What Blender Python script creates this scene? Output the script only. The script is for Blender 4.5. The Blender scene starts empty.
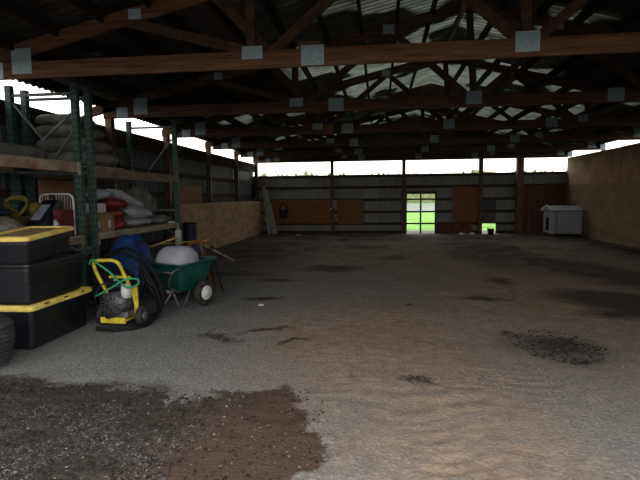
import bpy, bmesh, math, random
from mathutils import Vector, Matrix, noise as mnoise
random.seed(7)
SC = bpy.context.scene
COL = SC.collection
PI = math.pi

# ---------------------------------------------------------------- materials
def mat(name, color, rough=0.8, metal=0.0, var=0.25, scale=6.0, bump=0.0, stretch=(1, 1, 1), color2=None,
        spec=0.3, trans=0.0):
    m = bpy.data.materials.new(name); m.use_nodes = True
    nt = m.node_tree; N = nt.nodes; L = nt.links
    b = N['Principled BSDF']
    b.inputs['Roughness'].default_value = rough
    b.inputs['Metallic'].default_value = metal
    b.inputs['Specular IOR Level'].default_value = spec
    tc = N.new('ShaderNodeTexCoord'); mp = N.new('ShaderNodeMapping')
    mp.inputs['Scale'].default_value = stretch
    L.new(tc.outputs['Object'], mp.inputs['Vector'])
    nz = N.new('ShaderNodeTexNoise'); nz.inputs['Scale'].default_value = scale
    nz.inputs['Detail'].default_value = 6; nz.inputs['Roughness'].default_value = 0.65
    L.new(mp.outputs['Vector'], nz.inputs['Vector'])
    cr = N.new('ShaderNodeValToRGB')
    c2 = color2 or tuple(max(0, c * (1 - 1.6 * var)) for c in color)
    c1 = tuple(min(1, c * (1 + var)) for c in color)
    cr.color_ramp.elements[0].position = 0.33; cr.color_ramp.elements[0].color = (*c2, 1)
    cr.color_ramp.elements[1].position = 0.66; cr.color_ramp.elements[1].color = (*c1, 1)
    L.new(nz.outputs['Fac'], cr.inputs['Fac']); L.new(cr.outputs['Color'], b.inputs['Base Color'])
    if bump:
        bp = N.new('ShaderNodeBump'); bp.inputs['Strength'].default_value = bump
        bp.inputs['Distance'].default_value = 0.02
        L.new(nz.outputs['Fac'], bp.inputs['Height']); L.new(bp.outputs['Normal'], b.inputs['Normal'])
    return m

M = {}
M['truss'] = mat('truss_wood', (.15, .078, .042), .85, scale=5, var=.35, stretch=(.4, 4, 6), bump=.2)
M['truss_shaded'] = mat('truss_wood_shaded', (.085, .044, .027), .88, scale=5, var=.35, stretch=(.4, 4, 6), bump=.2)  # darker wood and plate copies: shade painted on trusses behind the first
M['web_shaded'] = mat('web_wood_shaded', (.065, .034, .022), .88, scale=5, var=.3)
M['plate_shaded'] = mat('galvanised_plate_shaded', (.22, .29, .32), .6, metal=.1, scale=30, var=.12)  # same galvanised plate, darkened to stand for shade
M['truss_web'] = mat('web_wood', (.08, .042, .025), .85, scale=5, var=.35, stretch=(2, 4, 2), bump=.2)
M['purlin'] = mat('purlin_wood', (.022, .014, .010), .9, scale=4, stretch=(6, .4, 6))
M['post'] = mat('post_wood', (.13, .075, .045), .85, scale=5, var=.4, stretch=(6, 6, .5), bump=.2)
M['girt'] = mat('girt_wood', (.06, .035, .024), .9, scale=5, var=.35, stretch=(.5, 1, 5))
M['girt_y'] = mat('side_girt_wood', (.05, .03, .022), .9, scale=5, var=.35, stretch=(5, .5, 5))
M['osb'] = mat('osb_brown', (.21, .095, .045), .85, scale=9, var=.3, bump=.1)
M['osb_dark'] = mat('osb_dark', (.11, .048, .028), .85, scale=9, var=.3)
M['ply'] = mat('ply_tan', (.45, .31, .20), .85, scale=2.4, var=.22, bump=.1, stretch=(1, 1, 2.5))
M['ply_right'] = mat('ply_right', (.25, .175, .11), .88, scale=1.2, var=.15, bump=.1, stretch=(1, 1, 2.2))
M['ply_right_top'] = mat('ply_right_top', (.30, .19, .125), .88, scale=2, var=.2, bump=.1)
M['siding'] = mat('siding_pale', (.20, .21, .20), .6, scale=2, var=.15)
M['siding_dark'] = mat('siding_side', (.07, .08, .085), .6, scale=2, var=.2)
M['plate'] = mat('galvanised_plate', (.36, .46, .50), .55, metal=.1, scale=30, var=.12)
M['rack'] = mat('rack_green', (.05, .095, .08), .5, scale=10, var=.3)
M['rack_brace'] = mat('rack_brace', (.14, .17, .16), .5, scale=10, var=.3)
M['beam_pale'] = mat('beam_pale', (.36, .33, .30), .6, scale=3, var=.1, color2=(.22, .09, .04))
M['beam_tan'] = mat('beam_tan', (.20, .15, .11), .7, scale=6, var=.3, stretch=(1, .5, 3))
M['deck'] = mat('shelf_board', (.34, .28, .21), .8, scale=5, var=.3, stretch=(4, .5, 4))
M['black'] = mat('black_plastic', (.006, .008, .012), .42, scale=5, var=.3, spec=.5)
M['black_dull'] = mat('black_rubber', (.016, .016, .018), .75, scale=12, var=.4)
M['bag_grey'] = mat('bag_grey', (.045, .047, .05), .7, scale=9, var=.3)
M['rubber'] = mat('tyre_rubber', (.035, .032, .030), .85, scale=14, var=.4)
M['yellow'] = mat('yellow_plastic', (.95, .66, .17), .5, scale=6, var=.18)
M['yellow_dusty'] = mat('dusty_lid_panel', (.36, .24, .12), .7, scale=9, var=.3)
M['yellow_paint'] = mat('yellow_paint', (.62, .50, .05), .45, scale=9, var=.25)
M['green'] = mat('cart_green', (.008, .085, .065), .4, scale=6, var=.25, spec=.5)
M['green_hose'] = mat('green_hose', (.03, .28, .13), .5, scale=9)
M['white'] = mat('white_plastic', (.42, .43, .50), .5, scale=4, var=.08)
M['sack_white'] = mat('sack_white', (.42, .42, .47), .6, scale=4, var=.14, bump=.2)
M['sack_blue'] = mat('sack_bluish', (.26, .29, .36), .6, scale=4, var=.2, bump=.2)
M['red'] = mat('red_sack', (.17, .027, .024), .6, scale=9, var=.35, bump=.2)
M['dark_red'] = mat('dark_red', (.09, .012, .014), .6, scale=9, var=.3)
M['card'] = mat('cardboard', (.27, .16, .10), .85, scale=5, var=.15)
M['card_dark'] = mat('cardboard_dark', (.16, .085, .045), .85, scale=5, var=.2)
M['hose_black'] = mat('hose_black', (.007, .007, .008), .7, scale=12, var=.3)
M['blue'] = mat('blue_tarp', (.010, .04, .15), .5, scale=5, var=.4, bump=.3)
M['navy'] = mat('navy_plastic', (.015, .022, .05), .5, scale=5, var=.3)
M['greytarp'] = mat('grey_tarp', (.16, .155, .14), .75, scale=4, var=.3, bump=.3)
M['greybag'] = mat('grey_bag', (.17, .17, .155), .7, scale=5, var=.35, bump=.3)
M['steel'] = mat('dull_steel', (.30, .30, .31), .35, metal=.8, scale=12, var=.2)
M['engine'] = mat('engine_grey', (.10, .105, .11), .45, metal=.3, scale=18, var=.4)
M['house'] = mat('doghouse_white', (.42, .42, .44), .6, scale=5, var=.08)
M['wire'] = mat('wire_grey', (.10, .10, .10), .5, metal=.6)
M['cream'] = mat('white_enamel', (.62, .62, .60), .4, scale=9, var=.1)
M['board_white'] = mat('painted_board', (.40, .38, .34), .7, scale=4, var=.2, stretch=(4, 4, .5))
M['orange'] = mat('orange_wood', (.22, .085, .03), .8, scale=9, var=.25)
M['wood_handle'] = mat('ash_handle', (.36, .22, .11), .6, scale=9)
M['yellow_cable'] = mat('yellow_cable', (.19, .155, .03), .5, scale=9)
M['olive'] = mat('olive_rope', (.10, .09, .035), .8, scale=9)
M['hedge'] = mat('hedge_leaf', (.22, .24, .12), .9, scale=2, var=.4)
M['road'] = mat('gravel_road', (.17, .20, .16), .9, scale=.3, var=.15)
M['yard'] = mat('yard_gravel', (.10, .095, .085), .95, scale=1, var=.2)
M['grass'] = mat('meadow_grass', (.16, .36, .05), .95, scale=.5, var=.3)
M['blanket'] = mat('blanket', (.20, .20, .16), .9, scale=14, var=.4, bump=.3)
M['dirtclod'] = mat('soil_crumbs', (.028, .021, .016), .95, scale=20, var=.4)
M['pebble'] = mat('pebble', (.22, .21, .195), .9, scale=12, var=.35)
M['stone_damp'] = mat('damp_stone', (.12, .115, .11), .85, scale=12, var=.5)
M['chip'] = mat('pale_chip', (.22, .19, .15), .9, scale=9, var=.45)

# roof sheeting: weathered metal with sheen imitated by translucent patches
def roof_mat():
    m = bpy.data.materials.new('roof_sheet'); m.use_nodes = True
    nt = m.node_tree; N = nt.nodes; L = nt.links
    b = N['Principled BSDF']; out = N['Material Output']
    b.inputs['Metallic'].default_value = .3; b.inputs['Roughness'].default_value = .5
    tc = N.new('ShaderNodeTexCoord')
    sx = N.new('ShaderNodeSeparateXYZ'); L.new(tc.outputs['Object'], sx.inputs[0])
    def mth(op, a, b_=None, c=None, clamp=False):
        n = N.new('ShaderNodeMath'); n.operation = op; n.use_clamp = clamp
        for i, v in enumerate((a, b_, c)):
            if v is None: continue
            if isinstance(v, (int, float)): n.inputs[i].default_value = v
            else: L.new(v, n.inputs[i])
        return n.outputs[0]
    def ramp(src, p0, c0, p1, c1):
        cr = N.new('ShaderNodeValToRGB'); cr.color_ramp.elements[0].position = p0; cr.color_ramp.elements[1].position = p1
        cr.color_ramp.elements[0].color = (*c0, 1); cr.color_ramp.elements[1].color = (*c1, 1); L.new(src, cr.inputs['Fac']); return cr.outputs['Color']
    nz = N.new('ShaderNodeTexNoise'); nz.inputs['Scale'].default_value = 3; nz.inputs['Detail'].default_value = 5
    L.new(tc.outputs['Object'], nz.inputs['Vector'])
    L.new(ramp(nz.outputs['Fac'], .35, (.022, .018, .015), .65, (.075, .065, .055)), b.inputs['Base Color'])
    # translucent patches stand in for metal sheen: bands near the ridge towards the back
    n2 = N.new('ShaderNodeTexNoise'); n2.inputs['Scale'].default_value = .55; n2.inputs['Detail'].default_value = 2
    L.new(tc.outputs['Object'], n2.inputs['Vector'])
    def mr(src, a, b_, c, d):
        n = N.new('ShaderNodeMapRange'); L.new(src, n.inputs['Value'])
        for k, v in zip(('From Min', 'From Max', 'To Min', 'To Max'), (a, b_, c, d)): n.inputs[k].default_value = v
        return n.outputs[0]
    left = mth('MULTIPLY', mr(sx.outputs['X'], -2.2, -1.7, 0, 1), mth('MAXIMUM', mr(sx.outputs['X'], 1.2, 1.6, 1, 0), mth('MULTIPLY', mr(sx.outputs['X'], 3.6, 4.2, 1, 0), mr(sx.outputs['Y'], 8.6, 9.2, 0, 1))))
    back = mr(sx.outputs['Y'], 6.5, 12, .0, 1)
    side = mth('MULTIPLY', mr(sx.outputs['X'], -4.6, -4.3, 0, 1), mr(sx.outputs['Y'], 12.2, 12.6, 0, .7))
    side = mth('MULTIPLY', side, mr(sx.outputs['X'], 6.2, 6.6, 1, 0))
    reg = mth('MAXIMUM', mth('MULTIPLY', left, back), side)
    reg = mth('MULTIPLY', reg, mr(n2.outputs['Fac'], .51, .55, 0.02, 1))
    w = mth('MULTIPLY_ADD', mth('SINE', mth('MULTIPLY', sx.outputs['Y'], 2 * PI / .15)), .38, .62)
    reg = mth('MULTIPLY', reg, w)
    tr = N.new('ShaderNodeBsdfTranslucent'); L.new(ramp(nz.outputs['Fac'], .3, (.05, .06, .045), .7, (.13, .145, .115)), tr.inputs['Color'])
    mx = N.new('ShaderNodeMixShader'); L.new(reg, mx.inputs[0]); L.new(b.outputs[0], mx.inputs[1]); L.new(tr.outputs[0], mx.inputs[2])
    L.new(mx.outputs[0], out.inputs['Surface'])
    return m
M['roof'] = roof_mat()

# ground: gravel + brown dirt lane + dark wet soil patches (world metres)
def ground_mat():
    m = bpy.data.materials.new('barn_ground'); m.use_nodes = True
    nt = m.node_tree; N = nt.nodes; L = nt.links
    b = N['Principled BSDF']; b.inputs['Roughness'].default_value = .95
    b.inputs['Specular IOR Level'].default_value = .15
    tc = N.new('ShaderNodeTexCoord')
    def nz(scale, detail=5, rough=.6, vec=None):
        n = N.new('ShaderNodeTexNoise'); n.inputs['Scale'].default_value = scale
        n.inputs['Detail'].default_value = detail; n.inputs['Roughness'].default_value = rough
        L.new(vec or tc.outputs['Object'], n.inputs['Vector']); return n
    def math_(op, a, b_=None, clamp=False):
        n = N.new('ShaderNodeMath'); n.operation = op; n.use_clamp = clamp
        for i, v in enumerate((a, b_)):
            if v is None: continue
            if isinstance(v, (int, float)): n.inputs[i].default_value = v
            else: L.new(v, n.inputs[i])
        return n.outputs[0]
    def mix(f, c1, c2):
        n = N.new('ShaderNodeMix'); n.data_type = 'RGBA'
        if isinstance(f, (int, float)): n.inputs[0].default_value = f
        else: L.new(f, n.inputs[0])
        for i, c in ((6, c1), (7, c2)):
            if isinstance(c, tuple): n.inputs[i].default_value = (*c, 1)
            else: L.new(c, n.inputs[i])
        return n.outputs[2]
    sx = N.new('ShaderNodeSeparateXYZ'); L.new(tc.outputs['Object'], sx.inputs[0])
    wob = nz(1.6, 6, .7)
    # distorted position
    vm = N.new('ShaderNodeVectorMath'); vm.operation = 'SUBTRACT'; L.new(wob.outputs['Color'], vm.inputs[0])
    vm.inputs[1].default_value = (.5, .5, .5)
    vs = N.new('ShaderNodeVectorMath'); vs.operation = 'SCALE'; L.new(vm.outputs[0], vs.inputs[0]); vs.inputs['Scale'].default_value = 1.1
    va = N.new('ShaderNodeVectorMath'); va.operation = 'ADD'; L.new(tc.outputs['Object'], va.inputs[0]); L.new(vs.outputs[0], va.inputs[1])
    def blob(cx, cy, rx, ry, ang=0, soft=.25):
        mp = N.new('ShaderNodeMapping'); mp.vector_type = 'TEXTURE'
        mp.inputs['Location'].default_value = (cx, cy, 0); mp.inputs['Rotation'].default_value = (0, 0, ang)
        mp.inputs['Scale'].default_value = (rx, ry, 50)
        L.new(va.outputs[0], mp.inputs['Vector'])
        ln = N.new('ShaderNodeVectorMath'); ln.operation = 'LENGTH'; L.new(mp.outputs[0], ln.inputs[0])
        mr = N.new('ShaderNodeMapRange'); mr.inputs['From Min'].default_value = 1 + soft; mr.inputs['From Max'].default_value = 1 - soft
        mr.inputs['To Min'].default_value = 0; mr.inputs['To Max'].default_value = 1
        L.new(ln.outputs['Value'], mr.inputs['Value']); return mr.outputs[0]
    def union(lst):
        r = lst[0]
        for x in lst[1:]: r = math_('MAXIMUM', r, x)
        return r
    fine = nz(34, 6, .75); mid = nz(7, 5, .6); vor = N.new('ShaderNodeTexVoronoi'); vor.inputs['Scale'].default_value = 38
    L.new(tc.outputs['Object'], vor.inputs['Vector'])
    rp = N.new('ShaderNodeValToRGB'); rp.color_ramp.elements[0].position = .3; rp.color_ramp.elements[1].position = .7
    rp.color_ramp.elements[0].color = (.12, .115, .108, 1); rp.color_ramp.elements[1].color = (.40, .39, .37, 1)
    L.new(fine.outputs['Fac'], rp.inputs['Fac'])
    grav = mix(math_('MULTIPLY', vor.outputs['Distance'], .6, True), rp.outputs['Color'], (.10, .095, .09))
    rb = N.new('ShaderNodeValToRGB'); rb.color_ramp.elements[0].position = .3; rb.color_ramp.elements[1].position = .7
    rb.color_ramp.elements[0].color = (.20, .138, .093, 1); rb.color_ramp.elements[1].color = (.43, .295, .195, 1)
    L.new(mid.outputs['Fac'], rb.inputs['Fac'])
    # brown lane down the middle, plus a lit patch painted near the right wall
    lane = union([blob(.55, 3.0, .75, 1.7, .12, .6), blob(.1, 5.5, 1.3, 2.2, .1, .7), blob(-.7, 5.2, .6, 1.3, .4, .6),
                  blob(1.8, 14, 4.5, 5.0, 0, .5), blob(3, 9, 2.4, 4.4, -.3, .6), blob(6.3, 10.8, 1.1, 2.2, .1, .5)])  # last blob: brown ground with its lit look painted in
    lane = math_('MULTIPLY', lane, math_('ADD', .25, nz(3.1, 4, .6).outputs['Fac'], True))
    c = mix(lane, grav, rb.outputs['Color'])
    # brown damp fringe + dark soil patches
    d1 = union([blob(-2.6, 2.6, 1.9, 1.15, .1, .10), blob(-1.0, 3.35, .50, .50, .3, .07), blob(-.78, 2.85, .42, .55, 0, .07), blob(-3.4, 3.3, 1.2, .6, 0, .12)])
    notch = math_('MAXIMUM', blob(-1.5, 3.66, .2, .2, .4, .3), blob(-.5, 3.6, .12, .09, .4, .3))
    d1 = math_('MULTIPLY', d1, math_('SUBTRACT', 1, notch))
    dark = union([blob(1.88, 5.25, .36, .5, .5, .5), blob(1.5, 5.75, .14, .12, 0, .5), blob(-1.0, 5.1, .18, .1, .6, .5), blob(3.3, 6.9, .5, .35, 0, .5), blob(.5, 7.2, .1, .1, 0, .5), blob(1.6, 7.6, .3, .2, 0, .5), blob(-1.9, 7.4, .3, .12, .3, .5), blob(-2.0, 9.0, .35, .2, 0, .5), blob(.4, 12.6, .3, .5, 0, .5), blob(-.5, 15.5, .8, .5, 0, .5), blob(4.8, 9.4, .8, .8, 0, .5), blob(3.6, 7.6, .8, 1.1, .6, .3), blob(4.3, 11.2, .8, 2.4, .3, .3), blob(3.4, 15.5, .8, 2.6, .2, .3),
                  blob(2.9, 14.5, 1.1, 3.4, .1, .5), blob(-1.1, 10.8, .55, .5, 0, .5), blob(-1.9, 5.3, .12, .2, 1, .5),
                  blob(-1.35, 5.6, .30, .10, .6, .5), blob(-.2, 19, 5.6, 1.6, 0, .4), blob(-3.6, 15, 1.4, 5, .05, .5),
                  blob(7.2, 13, .45, 6, 0, .5), blob(2.2, 9.4, .25, .3, 0, .5), blob(.35, 4.1, .06, .16, 1, .5),
                  blob(1.5, 18.5, 4, 1.0, 0, .5), blob(-3, 9.8, .7, .4, 0, .5)])
    dark = math_('MULTIPLY', dark, math_('ADD', .55, mid.outputs['Fac'], True))
    rd = N.new('ShaderNodeValToRGB'); rd.color_ramp.elements[0].position = .35; rd.color_ramp.elements[1].position = .7
    rd.color_ramp.elements[0].color = (.022, .018, .014, 1); rd.color_ramp.elements[1].color = (.085, .07, .058, 1)
    L.new(fine.outputs['Fac'], rd.inputs['Fac'])
    rd2 = mix(blob(-.75, 2.7, .62, 1.5, 0, .5), rd.outputs['Color'], (.085, .055, .040))
    c = mix(math_('MULTIPLY', dark, .93), c, rd.outputs['Color'])
    c = mix(math_('MULTIPLY', d1, .96), c, rd2)
    # mottled darker brown mixes in towards the back of the barn
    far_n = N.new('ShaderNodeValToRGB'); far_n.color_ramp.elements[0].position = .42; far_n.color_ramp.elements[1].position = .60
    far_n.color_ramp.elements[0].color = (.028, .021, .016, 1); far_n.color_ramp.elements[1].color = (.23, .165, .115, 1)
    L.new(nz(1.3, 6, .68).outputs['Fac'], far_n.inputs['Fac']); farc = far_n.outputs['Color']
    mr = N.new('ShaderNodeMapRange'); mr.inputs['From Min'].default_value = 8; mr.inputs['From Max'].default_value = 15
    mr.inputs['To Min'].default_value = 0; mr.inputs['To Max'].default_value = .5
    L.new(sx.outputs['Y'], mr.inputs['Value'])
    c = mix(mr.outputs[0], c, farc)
    L.new(c, b.inputs['Base Color'])
    # bump
    h = math_('ADD', math_('MULTIPLY', fine.outputs['Fac'], .6), math_('MULTIPLY', vor.outputs['Distance'], .5))
    bp = N.new('ShaderNodeBump'); bp.inputs['Strength'].default_value = .75; bp.inputs['Distance'].default_value = .018
    L.new(h, bp.inputs['Height'])
    L.new(bp.outputs['Normal'], b.inputs['Normal'])
    return m
M['ground'] = ground_mat()

# ---------------------------------------------------------------- mesh helpers
class MB:
    def __init__(s): s.v = []; s.f = []
    def add(s, vs, fs):
        o = len(s.v); s.v += [tuple(v) for v in vs]; s.f += [tuple(i + o for i in f) for f in fs]; return s
    def box(s, x0, y0, z0, x1, y1, z1, mtx=None):
        vs = [Vector(p) for p in ((x0, y0, z0), (x1, y0, z0), (x1, y1, z0), (x0, y1, z0), (x0, y0, z1), (x1, y0, z1), (x1, y1, z1), (x0, y1, z1))]
        if mtx: vs = [mtx @ v for v in vs]
        return s.add(vs, [(0, 3, 2, 1), (4, 5, 6, 7), (0, 1, 5, 4), (1, 2, 6, 5), (2, 3, 7, 6), (3, 0, 4, 7)])
    def bar(s, a, b, w, h, up=(0, 0, 1)):
        """rectangular bar from a to b; w sideways, h along up"""
        a, b = Vector(a), Vector(b); d = (b - a).normalized(); up = Vector(up)
        sd = d.cross(up)
        if sd.length < 1e-4: sd = Vector((1, 0, 0))
        sd.normalize(); u = sd.cross(d).normalized()
        vs = []
        for p in (a, b):
            for i, j in ((-1, -1), (1, -1), (1, 1), (-1, 1)): vs.append(p + sd * i * w / 2 + u * j * h / 2)
        return s.add(vs, [(0, 1, 2, 3), (7, 6, 5, 4), (0, 4, 5, 1), (1, 5, 6, 2), (2, 6, 7, 3), (3, 7, 4, 0)])
    def tube(s, pts, r, n=8, closed=False):
        P = [Vector(p) for p in pts]; k = len(P); vs = []; prev = None
        rr = r if isinstance(r, (list, tuple)) else [r] * k
        for i in range(k):
            if closed: t = P[(i + 1) % k] - P[i - 1]
            else: t = P[min(i + 1, k - 1)] - P[max(i - 1, 0)]
            t.normalize()
            if prev is None:
                a = t.orthogonal().normalized()
            else:
                a = (prev - t * prev.dot(t)); a = a.normalized() if a.length > 1e-6 else t.orthogonal().normalized()
            prev = a; b = t.cross(a)
            for j in range(n):
                q = 2 * PI * j / n; vs.append(P[i] + (a * math.cos(q) + b * math.sin(q)) * rr[i])
        fs = []
        for i in range(k if closed else k - 1):
            for j in range(n):
                i2 = (i + 1) % k
                fs.append((i * n + j, i * n + (j + 1) % n, i2 * n + (j + 1) % n, i2 * n + j))
        if not closed: fs += [tuple(range(n))[::-1], tuple((k - 1) * n + j for j in range(n))]
        return s.add(vs, fs)
    def lathe(s, prof, n=20, mtx=None, cap=True):
        vs = []
        for r, z in prof:
            for j in range(n):
                q = 2 * PI * j / n; v = Vector((r * math.cos(q), r * math.sin(q), z)); vs.append(mtx @ v if mtx else v)
        fs = []
        for i in range(len(prof) - 1):
            for j in range(n): fs.append((i * n + j, i * n + (j + 1) % n, (i + 1) * n + (j + 1) % n, (i + 1) * n + j))
        if cap: fs += [tuple(range(n))[::-1], tuple((len(prof) - 1) * n + j for j in range(n))]
        return s.add(vs, fs)
    def loft(s, loops, caps=True):
        n = len(loops[0]); vs = [v for l in loops for v in l]; fs = []
        for i in range(len(loops) - 1):
            for j in range(n): fs.append((i * n + j, i * n + (j + 1) % n, (i + 1) * n + (j + 1) % n, (i + 1) * n + j))
        if caps: fs += [tuple(range(n))[::-1], tuple((len(loops) - 1) * n + j for j in range(n))]
        return s.add(vs, fs)
    def move(s, off):
        o = Vector(off); s.v = [tuple(Vector(v) + o) for v in s.v]; return s
    def xf(s, m): s.v = [tuple(m @ Vector(v)) for v in s.v]; return s

def obj(name, mb, m, parent=None, smooth=False, bevel=0, loc=None):
    me = bpy.data.meshes.new(name); me.from_pydata(mb.v, [], mb.f)
    bm = bmesh.new(); bm.from_mesh(me); bmesh.ops.recalc_face_normals(bm, faces=bm.faces); bm.to_mesh(me); bm.free()
    me.materials.append(m)
    if smooth:
        for p in me.polygons: p.use_smooth = True
    o = bpy.data.objects.new(name, me); COL.objects.link(o)
    if parent: o.parent = parent
    if loc: o.location = loc
    if bevel:
        b = o.modifiers.new('bevel', 'BEVEL'); b.width = bevel; b.segments = 2; b.limit_method = 'ANGLE'
    return o
def tag(o, label, cat, group=None, kind=None):
    o['label'] = label; o['category'] = cat
    if group: o['group'] = group
    if kind: o['kind'] = kind
    return o
def thing(name, label, cat, loc=(0, 0, 0), rz=0, group=None):
    o = bpy.data.objects.new(name, None); COL.objects.link(o); o.location = loc; o.rotation_euler = (0, 0, rz)
    o.empty_display_size = .1
    return tag(o, label, cat, group)
def struct(name, mb, m, parent=None, smooth=False):
    o = obj(name, mb, m, parent, smooth)
    if not parent: o['kind'] = 'structure'
    return o
def dup(root, loc, rz=0, label=None, group=None):
    r = root.copy(); COL.objects.link(r); r.location = loc; r.rotation_euler = (0, 0, rz)
    if label: r['label'] = label
    if group: r['group'] = group
    for ch in list(root.children):
        c = ch.copy(); COL.objects.link(c); c.parent = r
        for g in list(ch.children):
            d = g.copy(); COL.objects.link(d); d.parent = c
    return r
def rrect(w, l, r, z, n=4, cx=0, cy=0):
    pts = []
    for (sx, sy, a0) in ((1, 1, 0), (-1, 1, 90), (-1, -1, 180), (1, -1, 270)):
        for k in range(n + 1):
            a = math.radians(a0 + 90 * k / n)
            pts.append(Vector((cx + sx * (w / 2 - r) + r * math.cos(a), cy + sy * (l / 2 - r) + r * math.sin(a), z)))
    return pts
def catmull(pts, k=8, closed=False):
    P = [Vector(p) for p in pts]; out = []; n = len(P)
    rng = range(n) if closed else range(n - 1)
    for i in rng:
        g = (lambda j: P[j % n]) if closed else (lambda j: P[max(0, min(n - 1, j))])
        p0, p1, p2, p3 = g(i - 1), g(i), g(i + 1), g(i + 2)
        for s in range(k):
            t = s / k
            out.append(.5 * ((2 * p1) + (p2 - p0) * t + (2 * p0 - 5 * p1 + 4 * p2 - p3) * t * t + (3 * p1 - p0 - 3 * p2 + p3) * t ** 3))
    if not closed: out.append(P[-1])
    return out
def pillow(lx, ly, lz, wr=.03, seed=0, e=.55, nu=36, nv=22, flat=True, ev=.8):
    """soft sack standing on z=0"""
    mb = MB(); vs = []
    sg = lambda c, p: math.copysign(abs(c) ** p, c)
    for i in range(nv + 1):
        ph = -PI / 2 + PI * i / nv
        for j in range(nu):
            th = 2 * PI * j / nu
            x = sg(math.cos(ph), ev) * sg(math.cos(th), e); y = sg(math.cos(ph), ev) * sg(math.sin(th), e); z = sg(math.sin(ph), .9)
            p = Vector((x * lx / 2, y * ly / 2, z * lz / 2 * (1 - .35 * max(abs(x), abs(y)) ** 3)))
            d = mnoise.fractal(p * 7 + Vector((seed * 3.1, seed, 0)), 1.0, 2.0, 3)
            p += p.normalized() * d * wr * 2 if p.length > 0 else p
            p.z += lz / 2
            if flat and p.z < .01: p.z = .0
            vs.append(p)
    fs = []
    for i in range(nv):
        for j in range(nu): fs.append((i * nu + j, i * nu + (j + 1) % nu, (i + 1) * nu + (j + 1) % nu, (i + 1) * nu + j))
    return mb.add(vs, fs)
RX = lambda a: Matrix.Rotation(a, 4, 'X')
RY = lambda a: Matrix.Rotation(a, 4, 'Y')
RZ = lambda a: Matrix.Rotation(a, 4, 'Z')
T = lambda *p: Matrix.Translation(Vector(p))

# ---------------------------------------------------------------- building shell
XL, XR, YB, YF = -5.6, 7.66, 1.9, 21.1          # walls; YB open end, set ahead of the camera so sky lights the floor
RIDGE_X, RIDGE_Z, EAVE_Z = 1.5, 4.83, 3.30       # centre line of the top chord
def chord_z(x):
    if x < RIDGE_X: return EAVE_Z + (x + 5.3) * (RIDGE_Z - EAVE_Z) / (RIDGE_X + 5.3)
    return RIDGE_Z - (x - RIDGE_X) * (RIDGE_Z - EAVE_Z) / (7.5 - RIDGE_X)

# floor with real unevenness
def floor_h(x, y):
    h = .030 * mnoise.noise(Vector((x * .6, y * .6, 3))) + .012 * mnoise.noise(Vector((x * 2.3, y * 2.3, 8)))
    # tyre ripples across the lane
    lane = math.exp(-((x - .35) / 1.3) ** 2) * max(0, min(1, (9 - y) / 3))
    h += lane * .0065 * math.sin(y * 42 + 2.6 * math.sin(x * 6) + 9 * mnoise.noise(Vector((x * 1.6, y * 1.6, 0)))) * max(0, .5 + 1.5 * mnoise.noise(Vector((x * 1.1, y * 1.1, 9))))
    patch = max(0, 1 - ((x + 2.2) / 2.1) ** 2 - ((y - 2.6) / 1.25) ** 2)
    h += min(patch, .35) * .06 + .018 * (patch > 0) * mnoise.noise(Vector((x * 9, y * 9, 1)))
    if y > 8: h += .025 * mnoise.noise(Vector((x * 1.1, y * 2.4, 20)))
    edge = min(1, max(0, (7.5 - x) / .6), max(0, (x + 5.5) / .6))
    return h * edge - .012
mb = MB()
xs = []; x = -5.62
while x < 7.68: xs.append(x); x += .05 
ys = []; y = -3.0
while y < 21.12:
    ys.append(y); y += .035 if 2 < y < 7 else (.08 if y > 2 else .2)
ys.append(21.13)
nx = len(xs)
mb.v = [(a, b, floor_h(a, b)) for b in ys for a in xs]
mb.f = [(j * nx + i, j * nx + i + 1, (j + 1) * nx + i + 1, (j + 1) * nx + i) for j in range(len(ys) - 1) for i in range(nx - 1)]
fl = struct('floor', mb, M['ground'], smooth=True)

# roof sheeting with corrugations running down the slope
def slope_sheet(xa, xb, y0, y1, off=.245, pitch=.15, amp=.016):
    mb = MB(); n = int((y1 - y0) / pitch * 8); cols = 2; vs = []
    for i in range(n + 1):
        y = y0 + (y1 - y0) * i / n; w = amp * math.sin(2 * PI * y / pitch)
        for x in (xa, xb): vs.append((x, y, (chord_z(x)) + off + w))
    return mb.add(vs, [(i * 2, i * 2 + 1, i * 2 + 3, i * 2 + 2) for i in range(n)])
ceil = slope_sheet(-5.66, RIDGE_X, YB, 21.5)
c2 = slope_sheet(RIDGE_X, 7.76, YB, 21.5); ceil.add(c2.v, c2.f)
ceil_o = struct('ceiling', ceil, M['roof'])
# far wall siding (ribs as geometry), with opened doorway, low opening and clear strip on top
def ribbed_x(x0, x1, z0, z1, y, pitch=.22, d=.018):
    mb = MB(); xs = [x0]; k = math.ceil(x0 / pitch)
    prof = []
    x = x0
    while k * pitch < x1:
        c = k * pitch
        for dx, dd in ((-.035, 0), (-.02, d), (.02, d), (.035, 0)):
            if x0 < c + dx < x1: prof.append((c + dx, dd))
        k += 1
    prof = [(x0, 0)] + prof + [(x1, 0)]
    vs = []
    for a, dd in prof: vs += [(a, y - dd, z0), (a, y - dd, z1)]
    return mb.add(vs, [(2 * i, 2 * i + 2, 2 * i + 3, 2 * i + 1) for i in range(len(prof) - 1)])
mb = MB()
for r in ((XL, 1.14, -.06, 2.5), (1.14, 2.36, 1.71, 2.5), (2.36, 4.28, -.06, 2.5), (4.28, 4.87, .41, 2.5), (4.87, XR, -.06, 2.5)):
    q = ribbed_x(*r, YF); mb.add(q.v, q.f)
wf = struct('wall_far', mb, M['siding'])
mb = MB()
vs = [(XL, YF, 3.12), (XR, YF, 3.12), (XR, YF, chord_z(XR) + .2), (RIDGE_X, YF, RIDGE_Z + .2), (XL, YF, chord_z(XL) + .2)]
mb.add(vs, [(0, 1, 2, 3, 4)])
obj('gable_panel', mb, M['siding_dark'], wf)
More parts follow.
